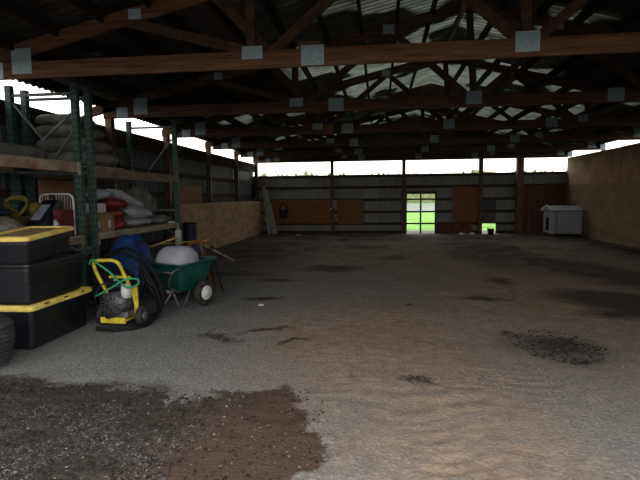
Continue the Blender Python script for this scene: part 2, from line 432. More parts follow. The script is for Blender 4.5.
for z in (.06, .42, .93, 1.46, 2.0, 2.49):
    segs = [(XL + .02, 1.14), (2.36, 4.28), (4.87, XR - .02)]
    if z > .5: segs = [(XL + .02, 1.14), (2.36, XR - .02)]
    if z > 1.75: segs = [(XL + .02, XR - .02)]
    for a, b in segs:
        obj('wall_girt', MB().box(a, YF - .075, z - .06, b, YF - .025, z + .06), M['girt'], wf)
# bars and middle stile crossing the doorway
for z in (.42, .93, 1.46):
    obj('doorway_rail', MB().box(1.14, YF - .05, z - .035, 2.36, YF - .0, z + .035), M['girt'], wf)
obj('doorway_stile', MB().box(1.71, YF - .055, 0, 1.78, YF - .005, 1.71), M['girt'], wf)
for a in (1.1, 2.34): obj('doorway_jamb', MB().box(a, YF - .07, 0, a + .06, YF + .01, 1.75), M['girt'], wf)
obj('doorway_header', MB().box(1.1, YF - .07, 1.69, 2.4, YF + .01, 1.80), M['girt'], wf)
# closed leaf above the low opening
obj('hatch_panel', MB().box(4.30, YF - .06, .42, 4.85, YF - .03, 1.45), M['siding_dark'], wf)

# left wall: dark siding with girts, wide board on top, open strip up to the eave
def ribbed_y(y0, y1, z0, z1, x, s=1, pitch=.22, d=.018):
    q = ribbed_x(y0, y1, z0, z1, 0, pitch, d)
    q.v = [(x - s * b, a, c) for a, b, c in q.v]; return q
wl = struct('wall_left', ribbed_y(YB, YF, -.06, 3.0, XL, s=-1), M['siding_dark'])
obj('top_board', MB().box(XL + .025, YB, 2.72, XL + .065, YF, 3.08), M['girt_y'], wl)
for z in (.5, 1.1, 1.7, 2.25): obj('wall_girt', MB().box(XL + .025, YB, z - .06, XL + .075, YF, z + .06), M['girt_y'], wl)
# right wall: tall plywood, paler upper sheets
wr = struct('wall_right', MB().box(XR, YB, -.06, XR + .03, YF, 3.10), M['ply_right'])
obj('upper_sheet', MB().box(XR - .02, 16.6, 1.98, XR, YF - .1, 3.10), M['ply_right_top'], wr)
obj('upper_sheet', MB().box(XR - .02, YB, 1.98, XR, 16.57, 3.11), M['ply_right_top'], wr)

obj('front_light_block', MB().box(3.3, YB, 0, XR, YB + .03, 3.1), M['ply_right'], wr)  # unseen front wall part, added to dim light from the right
obj('front_gable', MB().add([(-5.6, YB, 3.2), (XR, YB, 3.2), (XR, YB, chord_z(XR) + .2), (RIDGE_X, YB, RIDGE_Z + .2), (-5.6, YB, chord_z(-5.6) + .2)], [(0, 1, 2, 3, 4)]), M['girt'], wr)

# plywood kick wall on the left
for i, (a, b, lab) in enumerate(((12.15, 14.6, 'tan plywood sheet nearest the racks in the low left partition'),
                                 (14.62, 17.8, 'stained tan plywood sheet in the middle of the low left partition'),
                                 (17.82, 20.95, 'tan plywood sheet of the low left partition nearest the far wall'))):
    o = obj('plywood_sheet', MB().box(-5.22, a, 0, -5.19, b, 1.455 + .01 * (i % 2)), M['ply']); tag(o, lab, 'plywood', 'plywood sheets of the low left partition')

# posts
def post(x, y, z1, lab, w=.14, grp=None):
    t = thing('timber_post', lab, 'post', (x, y, 0), 0, grp)
    obj('post_shaft', MB().box(-w / 2, -w / 2, -.02, w / 2, w / 2, z1), M['post'], t, bevel=.006)
    return t
ordn = ['first', 'second', 'third', 'fourth', 'fifth', 'sixth']
for i, y in enumerate((8.93, 12.02, 15.08, 18.12)):
    t = post(-5.462, y + (.45 if i == 0 else 0), 3.40, ('brown timber post on the left wall, behind the green rack', 'brown timber post where the low plywood partition begins',
                              'brown timber post behind the low partition, second along it', 'brown timber post behind the low partition nearest the far wall')[i], grp='left wall posts')
    # pale strip of lath nailed to the post
    obj('edge_strip', MB().box(.071, -.04, 1.5, .078, .01, 2.6), M['beam_pale'], t)
for i, (x, w) in enumerate(((-2.05, .14), (1.02, .15), (4.19, .16), (5.74, .26))):
    post(x, YF - .08 - w / 2 - .01, 3.14, ('far wall post between the two brown boards', 'far wall post just left of the bright doorway',
                          'far wall post just left of the low bright opening', 'widest far wall post, left of the dark brown board')[i], w, 'far wall posts')
post(-5.42, YF - .16, 3.14, 'corner post at the left end of the far wall', .14, 'far wall posts')
for i, y in enumerate((8.93, 12.02, 15.08, 18.12)):
    post(XR + .13, y, 3.14, ('right wall post nearest the camera, top showing above plywood', 'right wall post second from the camera above the plywood',
                             'right wall post third from the camera above the plywood', 'right wall post near the far right corner, top above plywood')[i], .14, 'right wall posts')

# ---------------------------------------------------------------- trusses
def web(mb, x0, z0, x1, z1, y, w=.04, h=.11):
    mb.bar((x0, y, z0), (x1, y, z1), w, h, up=(0, 1, 0) if False else (0, 0, 1)); return mb
def make_truss(i, y, lab):
    mt, mw, mp = (M['truss'], M['truss_web'], M['plate']) if i == 0 else (M['truss_shaded'], M['web_shaded'], M['plate_shaded'])
    t = thing('roof_truss', lab, 'truss', (0, y, 0), 0, 'timber roof trusses')
    o = obj('bottom_chord', MB().box(-5.24, -.02, 3.128, 7.62, .02, 3.332), mt, t)
    zc = chord_z
    q = MB().add([Vector(p) for s in (-.02, .02) for p in ((-5.5, s, zc(-5.5) - .09), (RIDGE_X, s, RIDGE_Z - .09), (RIDGE_X, s, RIDGE_Z + .09), (-5.5, s, zc(-5.5) + .09))],
                 [(0, 1, 2, 3), (7, 6, 5, 4), (0, 4, 5, 1), (1, 5, 6, 2), (2, 6, 7, 3), (3, 7, 4, 0)])
    obj('top_chord', q, mt, t)
    q = MB().add([Vector(p) for s in (-.02, .02) for p in ((RIDGE_X, s, RIDGE_Z - .09), (7.75, s, zc(7.75) - .09), (7.75, s, zc(7.75) + .09), (RIDGE_X, s, RIDGE_Z + .09))],
                 [(0, 1, 2, 3), (7, 6, 5, 4), (0, 4, 5, 1), (1, 5, 6, 2), (2, 6, 7, 3), (3, 7, 4, 0)])
    obj('top_chord', q, mt, t)
    webs = ((-3.05, zc(-3.05) - .06, -1.5, 3.32), (-1.52, 3.3, -1.52, zc(-1.52) - .05), (-1.28, 3.3, -1.95, zc(-1.95) - .06), (-1.28, 3.3, .15, zc(.15) - .06),
            (1.55, 3.3, .2, zc(.2) - .06), (1.62, 3.3, 1.52, zc(1.52) - .08), (1.7, 3.3, 3.0, zc(3.0) - .06), (4.5, 3.3, 3.1, zc(3.1) - .06),
            (4.7, 3.3, 4.7, zc(4.7) - .05), (4.8, 3.32, 6.2, zc(6.2) - .06))
    for k, (a, b, c, d) in enumerate(webs):
        yy = (.045 if k in (2, 7) else 0)
        q = MB().bar((a, yy, b), (c, yy, d), .04, .115, up=(0, 1, 0)); q2 = MB()
        # bar's w is sideways to d and up -> in-plane width .115
        q2.bar((a, yy, b), (c, yy, d), .115, .036, up=(0, 1, 0))
        obj('web_member', q2, mw, t)
    plates = ((-4.48, 3.34, .27, .31), (-4.85, 3.23, .22, .20), (-1.50, 3.31, .25, .15), (-.78, 3.25, .27, .23), (1.62, 3.29, .26, .22), (3.92, 3.26, .26, .22), (4.6, 3.34, .22, .15),
              (7.30, 3.33, .27, .25), (7.66, 3.22, .18, .2), (-2.95, zc(-2.95), .16, .12), (.15, zc(.15) - .02, .2, .16), (2.95, zc(2.95) - .02, .2, .16), (6.2, zc(6.2), .16, .12))
    for (x, z, w, h) in plates:
        obj('gusset_plate', MB().box(x - w / 2, -.026, z - h / 2, x + w / 2, -.021, z + h / 2), mp, t)
    # scab board behind the splice
    obj('splice_block', MB().box(-.95, .021, 3.2, -.68, .06, 3.42), mt, t)
    return t
labs = ['nearest timber roof truss spanning the whole barn with pale metal plates', 'second roof truss back from the camera',
        'third roof truss back, with the small orange block hanging from it', 'fourth roof truss back from the camera',
        'fifth roof truss, next to the one at the far wall', 'last roof truss directly above the far wall strip window']
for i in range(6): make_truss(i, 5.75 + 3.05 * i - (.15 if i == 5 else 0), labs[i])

# purlins
pl = [-5.2 + .61 * k for k in range(11)] + [2.05 + .61 * k for k in range(10)]
for k, x in enumerate(pl):
    left = k < 11; n = (k + 1) if left else (21 - k)
    z = chord_z(x) + .09
    o = obj('roof_purlin', MB().box(x - .022, YB, z - .075, x + .022, 21.4, z + .088), M['purlin'])
    num = ['lowest', 'second', 'third', 'fourth', 'fifth', 'sixth', 'seventh', 'eighth', 'ninth', 'tenth', 'eleventh'][n - 1]
    tag(o, f'{num} dark roof purlin up from the {"left" if left else "right"} eave, running the barn length', 'purlin', 'roof purlins')
# longitudinal brace boards lying on the bottom chords
for x, lab in ((-3.4, 'long board lying across the trusses left of centre'), (3.1, 'long board lying across the trusses right of centre')):
    o = obj('brace_board', MB().box(x - .07, 5.6, 3.337, x + .07, 21.0, 3.375), M['purlin']); tag(o, lab, 'board', 'boards lying on the trusses')
o = obj('brace_strut', MB().bar((1.18, 8.75, 4.28), (1.46, 7.75, 4.86), .05, .09), M['steel']); tag(o, 'grey slanting strut under the roof ridge behind the first truss', 'strut')
o = obj('hanging_block', MB().box(-1.32, 11.72, 3.10, -1.12, 11.79, 3.34), M['orange'], bevel=.01); tag(o, 'small orange wooden block hanging from the third truss', 'block')

# ---------------------------------------------------------------- far wall boards and bits
def board(x0, x1, z0, z1, m, lab, y=YF - .09, name='brown_board', g='brown boards on the far wall'):
    o = obj(name, MB().box(x0, y - .015, z0, x1, y, z1), m); return tag(o, lab, 'board', g)
board(-4.75, -2.14, .44, 1.49, M['osb'], 'wide brown board at left of the far wall, beside the hanging bucket')
board(-1.84, -.72, .42, 1.47, M['osb'], 'smaller square brown board just right of the post, left of the doorway')
board(3.07, 4.1, .48, 1.98, M['osb'], 'tall brown board between the bright doorway and the low opening')
board(2.42, 3.85, .01, .42, M['osb_dark'], 'low dark red brown board on the ground right of the doorway', y=YF - .13)
board(5.9, XR - .03, .0, 1.98, M['osb_dark'], 'large dark brown board behind the white doghouse')
for k, (dx, w, lab) in enumerate(((0, .14, 'leftmost pale board leaning in the far left corner'), (.17, .1, 'middle narrow pale board leaning in the far left corner'), (.3, .12, 'right pale board leaning in the far left corner'))):
    m_ = M['board_white']
    o = obj('leaning_board', MB().bar((-4.78 + dx, YF - .55 + .02 * k, .0), (-5.12 + dx * .55, YF - .13 - .02, 2.1 - .12 * k), w, .025, up=(0, 1, 0)), m_)
    tag(o, lab, 'board', 'pale boards leaning in the corner')
# hanging bucket on far wall
t = thing('feed_bucket', 'black round feed bucket hanging on the wide brown far wall board', 'bucket', (-4.2, YF - .28, .0))
obj('bucket_body', MB().lathe([(.13, .66), (.17, .95), (.18, 1.05), (.16, 1.05), (.12, .7)], 20), M['black_dull'], t, True)
obj('bucket_handle', MB().tube([( .17 * math.cos(a), 0.0, 1.04 + .28 * math.sin(a)) for a in [PI * i / 12 for i in range(13)]], .022, 8), M['black_dull'], t, True)
obj('bucket_liner', MB().lathe([(.08, .80), (.10, 1.16), (.06, 1.18)], 16), M['greybag'], t, True)
o = obj('switch_box', MB().box(-2.03, YF - .262, 1.12, -1.83, YF - .232, 1.46), M['siding'], bevel=.008); tag(o, 'grey metal switch box on the far wall post between brown boards', 'switch box')
o = obj('door_latch', MB().bar((-2.18, YF - .26, 1.05), (-2.02, YF - .26, 1.12), .03, .03), M['cream'], bevel=.006); tag(o, 'short pale latch on the far wall post below the switch box', 'latch')
# small bucket in front of the low opening
t = thing('water_bucket', 'small dark bucket standing in front of the low bright opening', 'bucket', (4.52, 20.4, .0))
obj('bucket_body', MB().lathe([(.11, .0), (.14, .22), (.15, .24), (.13, .24), (.10, .03)], 18), M['black_dull'], t, True)
obj('bucket_handle', MB().tube([(.14 * math.cos(a), .02, .22 + .1 * math.sin(a)) for a in [PI * i / 10 for i in range(11)]], .008, 6), M['wire'], t, True)
# rags and scraps on the ground at the back
for (x, y, s, lab, m_) in ((-3.35, 19.6, .10, 'crumpled white scrap on the ground below the left brown board', 'white'), (3.35, 20.2, .12, 'left pale rag on the ground before the dark red board', 'cream'),
                           (3.72, 20.2, .10, 'right pale rag on the ground before the dark red board', 'cream'), (-1.75, 6.9, .035, 'tiny white scrap on the gravel right of the green cart', 'white')):
    o = obj('paper_scrap', pillow(s * 2.2, s * 1.4, s * .9, .02, x, nu=16, nv=8), M[m_], smooth=True, loc=(x, y, floor_h(x, y) - .003)); tag(o, lab, 'scrap', 'scraps on the barn ground')

# ---------------------------------------------------------------- doghouse and kennel panel
t = thing('doghouse', 'small white gabled doghouse in the far right corner', 'doghouse', (6.5, 19.2, 0))
hx, hy, z0, z1, zp = 1.08, 1.0, .12, 1.0, 1.13
q = MB().add([(0, 0, z0), (hx, 0, z0), (hx, hy, z0), (0, hy, z0), (0, 0, z1), (hx, 0, z1), (hx, hy, z1), (0, hy, z1), (0, hy / 2, zp), (hx, hy / 2, zp)],
             [(0, 1, 5, 4), (2, 3, 7, 6), (0, 4, 8, 7, 3), (1, 2, 6, 9, 5), (0, 3, 2, 1)])
obj('house_wall', q, M['house'], t)
q = MB()
for s in (0, 1):
    ya, yb = (-.03, hy / 2) if s == 0 else (hy + .03, hy / 2)
    za = z1 - .03
    q.add([(-.06, ya, za), (hx + .02, ya, za), (hx + .02, yb, zp + .01), (-.06, yb, zp + .01), (-.06, ya, za + .035), (hx + .02, ya, za + .035), (hx + .02, yb, zp + .045), (-.06, yb, zp + .045)],
          [(0, 1, 2, 3), (4, 5, 6, 7), (0, 1, 5, 4), (2, 3, 7, 6), (0, 3, 7, 4), (1, 2, 6, 5)])
obj('house_roof', q, M['house'], t)
q = MB()
for ya in (-.07, hy + .07): q.bar((-.065, ya, z1 + .0), (-.065, hy / 2, zp + .04), .03, .09)
obj('barge_board', q, M['cream'], t)
obj('doorway', MB().box(-.012, .32, .22, -.004, .68, .72), M['black_dull'], t)
for k in range(5): obj('wall_batten', MB().box(.12 + .2 * k, -.014, z0, .15 + .2 * k, -.001, z1 - .04), M['house'], t)
for (a, b) in ((.05, .05), (hx - .05, .05), (.05, hy - .05), (hx - .05, hy - .05)): obj('foot_block', MB().box(a - .05, b - .05, -.01, a + .05, b + .05, z0), M['post'], t)
t = thing('wire_fence_panel', 'thin grey wire kennel panel standing in front of the white doghouse', 'fence', (5.5, 18.75, 0))
q = MB()
for a, b in (((0, 0, 0), (0, 0, 1.0)), ((1.0, 0, 0), (1.0, 0, 1.0)), ((2.08, 0, 0), (2.08, 0, 1.0)), ((0, 0, 1.0), (2.08, 0, 1.0)), ((0, 0, .05), (2.08, 0, .05))): q.tube([a, b], .014, 6)
obj('panel_frame', q, M['wire'], t, True)
q = MB()
for k in range(1, 20): q.tube([(k * .104, 0, .05), (k * .104, 0, 1.0)], .0035, 4)
for k in range(1, 5): q.tube([(0, 0, k * .2), (2.08, 0, k * .2)], .0035, 4)
obj('panel_mesh', q, M['wire'], t)
t = thing('black_tub', 'dark rounded tub behind the white doghouse against right wall', 'tub', (7.3, 20.52, 0))
obj('tub_body', MB().lathe([(.26, 0), (.30, .5), (.31, .95), (.29, 1.0), (.22, 1.06), (.05, 1.1)], 24), M['black_dull'], t, True)

# ---------------------------------------------------------------- pallet racks
def rack_frame(parent, y, h, vee=True):
    for x, nm in ((-4.33, 'f'), (-5.35, 'r')):
        q = MB()
        # open C channel upright with punched face
        q.box(-.045, -.04, 0, .045, -.034, h)
        q.box(-.045, -.034, 0, -.039, .035, h); q.box(.039, -.034, 0, .045, .035, h)
        q.box(-.045, .035, 0, -.02, .041, h); q.box(.02, .035, 0, .045, .041, h)
        q.move((x, y, 0)); nf = len(q.f); hq = q
        for k in range(int(h / .09) - 1):
            for dx in (-.022, .022): hq.box(x + dx - .008, y - .0425, .1 + k * .09, x + dx + .008, y - .0405, .135 + k * .09)
            hq.box(x + .0455, y - .01, .1 + k * .09, x + .047, y + .012, .135 + k * .09)
        u = obj('upright', q, M['rack'], parent); u.data.materials.append(M['black_dull'])
        for p in u.data.polygons:
            if p.index >= nf: p.material_index = 1
        obj('foot_plate', MB().box(x - .08, y - .07, -.02, x + .08, y + .07, .015), M['rack'], u)
    for z in (.25, 1.35, 2.0, h - .14): obj('cross_bar', MB().box(-5.31, y - .015, z - .02, -4.37, y + .015, z + .02), M['rack_brace'], parent)
    lst = (((-5.3, .3), (-4.4, .8)), ((-4.4, .85), (-5.3, 1.3)), ((-5.3, h - .25), (-4.85, h - .78)), ((-4.85, h - .78), (-4.4, h - .42)))
    if not vee: lst = lst[:2] + (((-5.1, h - 1.25), (-4.4, h - .4)),)
    for (a, b) in lst:
        obj('diagonal_brace', MB().bar((a[0], y, a[1]), (b[0], y, b[1]), .03, .03), M['rack_brace'], parent)
def beams(parent, y0, y1, z, m, xs=(-4.33, -5.35), hh=.10):
    for k, x in enumerate(xs):
        b = obj('shelf_beam', MB().box(x - .03, y0 + .045, z - hh, x + .03, y1 - .045, z), m, parent)
        if k == 0:
            for y in (y0 + .03, y1 - .055): obj('beam_bracket', MB().box(x + .031, y - .012, z - .16, x + .05, y + .04, z + .02), m, b)
t = thing('pallet_rack', 'nearer green pallet rack behind the black totes, with rusty white beam', 'rack', (0, 0, 0), 0, 'green pallet racks')
rack_frame(t, 3.55, 3.25); rack_frame(t, 6.55, 3.25)
beams(t, 3.55, 6.55, 1.06, M['beam_tan']); beams(t, 3.55, 6.55, 2.11, M['beam_pale'], hh=.12)
obj('shelf_deck', MB().box(-5.38, 3.62, 1.061, -4.3, 6.5, 1.079), M['deck'], t)
obj('shelf_deck', MB().box(-5.38, 3.62, 2.111, -4.3, 6.5, 2.129), M['deck'], t)
t = thing('pallet_rack', 'farther green pallet rack holding the white sacks and cardboard boxes', 'rack', (0, 0, 0), 0, 'green pallet racks')
rack_frame(t, 6.86, 3.25, False); rack_frame(t, 9.92, 3.25, False)
beams(t, 6.86, 9.92, 1.065, M['deck'], hh=.085); beams(t, 6.86, 9.92, 2.09, M['beam_tan'], hh=.15)
obj('shelf_deck', MB().box(-5.38, 6.92, 1.066, -4.3, 9.86, 1.084), M['deck'], t)
obj('shelf_deck', MB().box(-5.38, 6.92, 2.091, -4.3, 7.75, 2.109), M['deck'], t)
S1, S2, UP2 = 1.079, 1.084, 2.109

# items on farther rack
def cbox(name, x, y, z, sx, sy, sz, m, lab, cat='box', rz=0, tape=True, g=None):
    t = thing(name, lab, cat, (x, y, z), rz, g)
    obj('carton', MB().box(-sx / 2, -sy / 2, 0, sx / 2, sy / 2, sz), m, t, bevel=.006)
    q = MB().box(-.02, -sy / 2 - .002, sz - .08, .02, -sy / 2 - .0005, sz).box(-.02, -sy / 2, sz + .0005, .02, sy / 2, sz + .002)
    obj('tape_strip', q, M['card_dark'], t)
    return t
bt = cbox('cardboard_box', -4.50, 7.30, S2, .30, .34, .30, M['card'], 'brown cardboard box with white sticker on rack shelf beside red sacks')
obj('sticker', MB().box(.151, -.02, .06, .153, .06, .17), M['cream'], bt)
obj('sticker', MB().box(.04, -.183, .07, .11, -.181, .17), M['cream'], bt)
ct = cbox('small_carton', -4.54, 7.27, S2 + .303, .2, .24, .15, M['cream'], 'small white carton standing on the brown cardboard box')
def sack(name, loc, dims, m, lab, cat='sack', rz=0, rx=0, ry=0, seed=1, g=None, tie=True):
    t = thing(name, lab, cat, loc, rz, g)
    q = pillow(*dims, wr=.022, seed=seed)
    q.xf(RY(ry) @ RX(rx)); mz = min(v[2] for v in q.v); q.move((0, 0, -mz))
    obj('sack_body', q, m, t, True)
    # stitched end fin of the sack
    f = MB(); n = 12; L_, H_ = dims[1] / 2, dims[2]
    vs = []
    for k in range(n + 1):
        xx = (k / n - .5) * dims[0] * .86
        vs += [(xx, L_ * .93, H_ * .5 + .012 * math.sin(k * 2.1)), (xx * 1.04, L_ * 1.06, H_ * .45 + .02 * math.sin(k * 1.7))]
    f.add(vs, [(2 * k, 2 * k + 1, 2 * k + 3, 2 * k + 2) for k in range(n)])
    f.xf(RY(ry) @ RX(rx)); f.move((0, 0, -mz)); obj('stitched_end', f, m, t, True)
    return t
gR = 'red sacks piled on the rack shelf'
sack('feed_sack', (-4.50, 7.70, S2), (.40, .34, .19), M['red'], 'bottom red sack of the pile on the rack shelf', seed=2, g=gR)
sack('feed_sack', (-4.51, 7.69, S2 + .17), (.40, .34, .19), M['red'], 'middle red sack of the pile on the rack shelf', seed=3, g=gR, rz=.2)
sack('feed_sack', (-4.50, 7.71, S2 + .34), (.40, .34, .19), M['red'], 'top red sack of the pile, under the bluish bag', seed=4, g=gR, rz=-.15)
sack('small_bag', (-4.68, 7.62, S2 + .51), (.38, .42, .17), M['sack_blue'], 'small bluish white bag lying on top of the red sacks', 'bag', seed=5, rz=.3)
gW = 'white sacks on the rack shelf'
sack('feed_sack', (-4.62, 8.52, S2), (.52, .95, .16), M['sack_white'], 'bottom flat white sack on the rack shelf', seed=6, g=gW)
sack('feed_sack', (-4.62, 8.50, S2 + .11), (.52, .98, .24), M['sack_white'], 'plump white sack lying on the flat one, pointed end to the right', seed=7, rx=-.12, g=gW)
sack('feed_sack', (-4.78, 8.42, S2 + .33), (.50, .85, .22), M['sack_white'], 'upper white sack sloping down to the right above the others', seed=8, rx=-.34, rz=-.1, g=gW)
sack('grey_bag', (-4.92, 9.35, S2), (.55, .85, .74), M['greybag'], 'big round grey bag standing on the shelf behind the white sacks', 'bag', seed=9)
sack('folded_tarp', (-4.52, 9.42, S2), (.36, .72, .17), M['greybag'], 'low grey folded tarp at the right end of the rack shelf', 'tarp', seed=10)
o = obj('paper_packet', MB().box(-.08, -.1, 0, .08, .1, .04), M['cream'], bevel=.008, loc=(-4.42, 9.72, S2)); tag(o, 'small flat white packet at the right end of the rack shelf', 'packet')
o = obj('plywood_offcut', MB().box(-5.33, 7.0, S2, -5.31, 8.5, S2 + .84), M['card']); tag(o, 'brown plywood offcut standing at back of the rack shelf behind sacks', 'plywood')
o = obj('plywood_offcut', MB().box(-5.515, 12.6, 1.0, -5.46, 14.4, 1.96), M['card']); tag(o, 'brown board showing above the low plywood partition', 'plywood')
# grey tarp bundle on the upper level
z = UP2
for k, (w, l, h, lab) in enumerate(((1.02, .78, .24, 'bottom layer of folded grey tarps high on the farther rack'), (.92, .76, .23, 'second layer up of folded grey tarps high on the rack'),
                                     (.80, .74, .22, 'third layer up of folded grey tarps high on the rack'), (.66, .7, .18, 'topmost folded grey tarp high on the rack'))):
    o = obj('folded_tarp', pillow(w, l, h * 1.12, .012, 20 + k, e=.2, ev=.3), M['greytarp'], smooth=True, loc=(-5.38 + w / 2 + .02, 7.36, z)); z += h * .93
    tag(o, lab, 'tarp', 'folded grey tarps on the upper rack level')
o = obj('tarp_roll', MB().lathe([(.02, -.02), (.09, 0), (.1, .1), (.1, 2.3), (.085, 2.42), (.02, 2.44)], 16, RX(-PI / 2)), M['greytarp'], smooth=True, loc=(-4.75, 3.95, 2.232)); tag(o, 'long rolled grey tarp on the nearer rack above white beam', 'tarp')

# items on the nearer rack
sack('blanket', (-4.62, 5.30, S1), (.5, .62, .32), M['blanket'], 'folded mottled grey blanket at the left edge on the nearer rack', 'blanket', seed=11)
sack('dark_jacket', (-4.78, 5.35, S1 + .31), (.45, .5, .12), M['navy'], 'dark jacket thrown over the folded grey blanket', 'jacket', seed=12)
t = thing('cable_coil', 'loose coil of yellow cable on the nearer rack', 'cable', (-4.95, 6.05, S1 + .30), 0)
q = MB()
for k in range(3):
    q.tube(catmull([(.15 * math.cos(a) * (1 - .08 * k), .05 * math.sin(2 * a) + .02 * k, .12 + .12 * math.sin(a) + .02 * k) for a in [2 * PI * i / 10 for i in range(10)]], 5, True), .012, 6, True)
obj('coil', q, M['yellow_cable'], t, True)
cbox('plastic_crate', -4.98, 6.05, S1, .42, .5, .30, M['olive'], 'dull olive box under the yellow cable on the nearer rack')
sack('yellow_bag', (-4.78, 6.22, S1 + .302), (.22, .2, .16), M['yellow_cable'], 'small crumpled dark yellow bag beside the white wire rack', 'bag', seed=14)
# black bag / carrier with grey panel, leaning
t = thing('tool_case', 'black case with grey stripe leaning on the nearer rack behind yellow lid', 'case', (-4.50, 5.98, S1), .15)
q = MB().add([(-.12, -.32, 0), (.12, -.32, 0), (.12, .36, 0), (-.12, .36, 0), (-.10, -.30, .18), (.10, -.30, .18), (.10, .2, .52), (-.10, .2, .52), (-.1, .34, .5), (.1, .34, .5)],
             [(0, 1, 2, 3), (0, 1, 5, 4), (4, 5, 6, 7), (6, 7, 8, 9), (8, 9, 2, 3), (0, 4, 7, 8, 3), (1, 2, 9, 6, 5)])
obj('case_body', q, M['black'], t, bevel=.02)
obj('grey_panel', MB().bar((.0, -.2, .262), (.0, .08, .452), .12, .012, up=(0, 0, 1)), M['sack_blue'], t)
obj('case_handle', MB().tube([(0, .18, .52), (0, .2, .58), (0, .3, .58), (0, .32, .5)], .014, 6), M['black'], t, True)
# white wire rack
t = thing('wire_rack', 'white wire rack with rounded corners standing on the nearer rack', 'wire rack', (-4.62, 6.43, S1), .0)
fr = catmull([(-.26, 0, 0), (-.26, 0, .3), (-.26, 0, .52), (-.22, 0, .585), (-.1, 0, .6), (.14, 0, .6), (.22, 0, .585), (.26, 0, .52), (.26, 0, .3), (.26, 0, 0)], 5)
obj('rack_frame', MB().tube(fr, .014, 8), M['cream'], t, True)
q = MB()
for k in range(1, 12): q.tube([(-.26 + k * .0433, 0, .05), (-.26 + k * .0433, 0, .59)], .0035, 5)
for z_ in (.05, .3): q.tube([(-.26, 0, z_), (.26, 0, z_)], .006, 5)
obj('rack_wires', q, M['cream'], t)
cbox('red_toolbox', -4.40, 6.20, S1 + .0, .2, .28, .38, M['dark_red'], 'dark red box on the nearer rack beside the green upright')
t = thing('glass_jar', 'small pale jar in front of the dark red box on the nearer rack', 'jar', (-4.335, 6.0, S1))
obj('jar_body', MB().lathe([(.035, 0), (.04, .02), (.04, .2), (.03, .23)], 16), M['sack_white'], t, True)
obj('jar_lid', MB().lathe([(.034, .23), (.034, .26)], 16), M['steel'], t, True)

# ---------------------------------------------------------------- black totes
def tote(name, loc, W, L, Hh, lidm, lab, rz=0, tilt=0, panel=None, lid_h=.055):
    t = thing(name, lab, 'tote', loc, rz, 'black storage totes in a stack')
    t.rotation_euler = (tilt, 0, rz)
    loops = [rrect(W - .13, L - .13, .03, 0), rrect(W - .10, L - .10, .05, .015), rrect(W - .07, L - .07, .05, Hh * .55), rrect(W - .055, L - .055, .05, Hh * .56),
             rrect(W - .04, L - .04, .05, Hh - .05), rrect(W - .005, L - .005, .05, Hh - .045), rrect(W - .005, L - .005, .05, Hh - .004)]
    q = MB().loft(loops)
    for sx in (-1, 1):
        for k in (-.33, -.11, .11, .33):
            q.bar((sx * (W / 2 - .058), k * L, .03), (sx * (W / 2 - .030), k * L, Hh - .06), .02, .09 if abs(k) > .2 else .05, up=(0, 1, 0))
    bd = obj('tote_body', q, M['black'], t, False)
    q = MB().loft([rrect(W + .02, L + .02, .06, Hh - .004), rrect(W + .03, L + .03, .06, Hh + .01), rrect(W + .025, L + .025, .06, Hh + lid_h * .7), rrect(W - .02, L - .02, .05, Hh + lid_h),
                   rrect(W - .10, L - .10, .05, Hh + lid_h), rrect(W - .13, L - .13, .04, Hh + lid_h * .55)])
    ld = obj('lid', q, lidm, t)
    if panel:
        q = MB().box(-(W / 2 - .1), -(L / 2 - .1), Hh + lid_h * .56, W / 2 - .1, L / 2 - .1, Hh + lid_h * .75)
        obj('lid_panel', q, panel, ld)
    for sx in (-1, 1):
        for k in (() if panel else (-.3, 0, .3)): obj('latch_notch', MB().box(sx * (W / 2 + .017) - .012, k * L - .03, Hh + lid_h * .62, sx * (W / 2 + .017) + .004, k * L + .03, Hh + lid_h * .85), M['black'], ld)
    for sy in (1,): obj('end_handle', MB().bar((-W * .2, sy * (L / 2 - .012), Hh - .1), (W * .2, sy * (L / 2 - .012), Hh - .1), .045, .03), M['black'], t, bevel=.005)
    return t
tote('storage_tote', (-3.99, 5.12, 0), .68, 1.14, .43, M['yellow'], 'bottom black tote of the stack with a bright yellow lid, on the ground', rz=.03, lid_h=.055)
tote('storage_tote', (-4.01, 5.12, .487), .66, 1.10, .40, M['black'], 'middle black tote of the stack with a black lid', rz=.04, lid_h=.045)
tote('storage_tote', (-3.97, 5.03, .938), .56, .92, .265, M['yellow'], 'topmost black tote with dusty yellow lid, tilted up at the back', rz=.10, tilt=.07, panel=M['yellow_dusty'], lid_h=.045)
# ribbed dark tub at left edge
t = thing('ribbed_bag', 'dark grey ribbed round bag on the gravel at the left edge', 'bag', (-3.84, 4.11, 0))
pr = [(.14, 0)]
for k in range(9):
    zz = .02 + k * .045; rr = .22 + .065 * math.sin(min(1, k / 6.5) * PI * .62)
    pr += [(rr + .012, zz), (rr + .012, zz + .02), (rr - .008, zz + .032)]
pr += [(.25, .43), (.18, .49), (.08, .52), (.01, .525)]
obj('bag_body', MB().lathe(pr, 28), M['bag_grey'], t, True)
obj('bag_knot', MB().tube([(0, 0, .5), (.02, .02, .56), (.06, .0, .6)], [.03, .02, .035], 8), M['black_dull'], t, True)

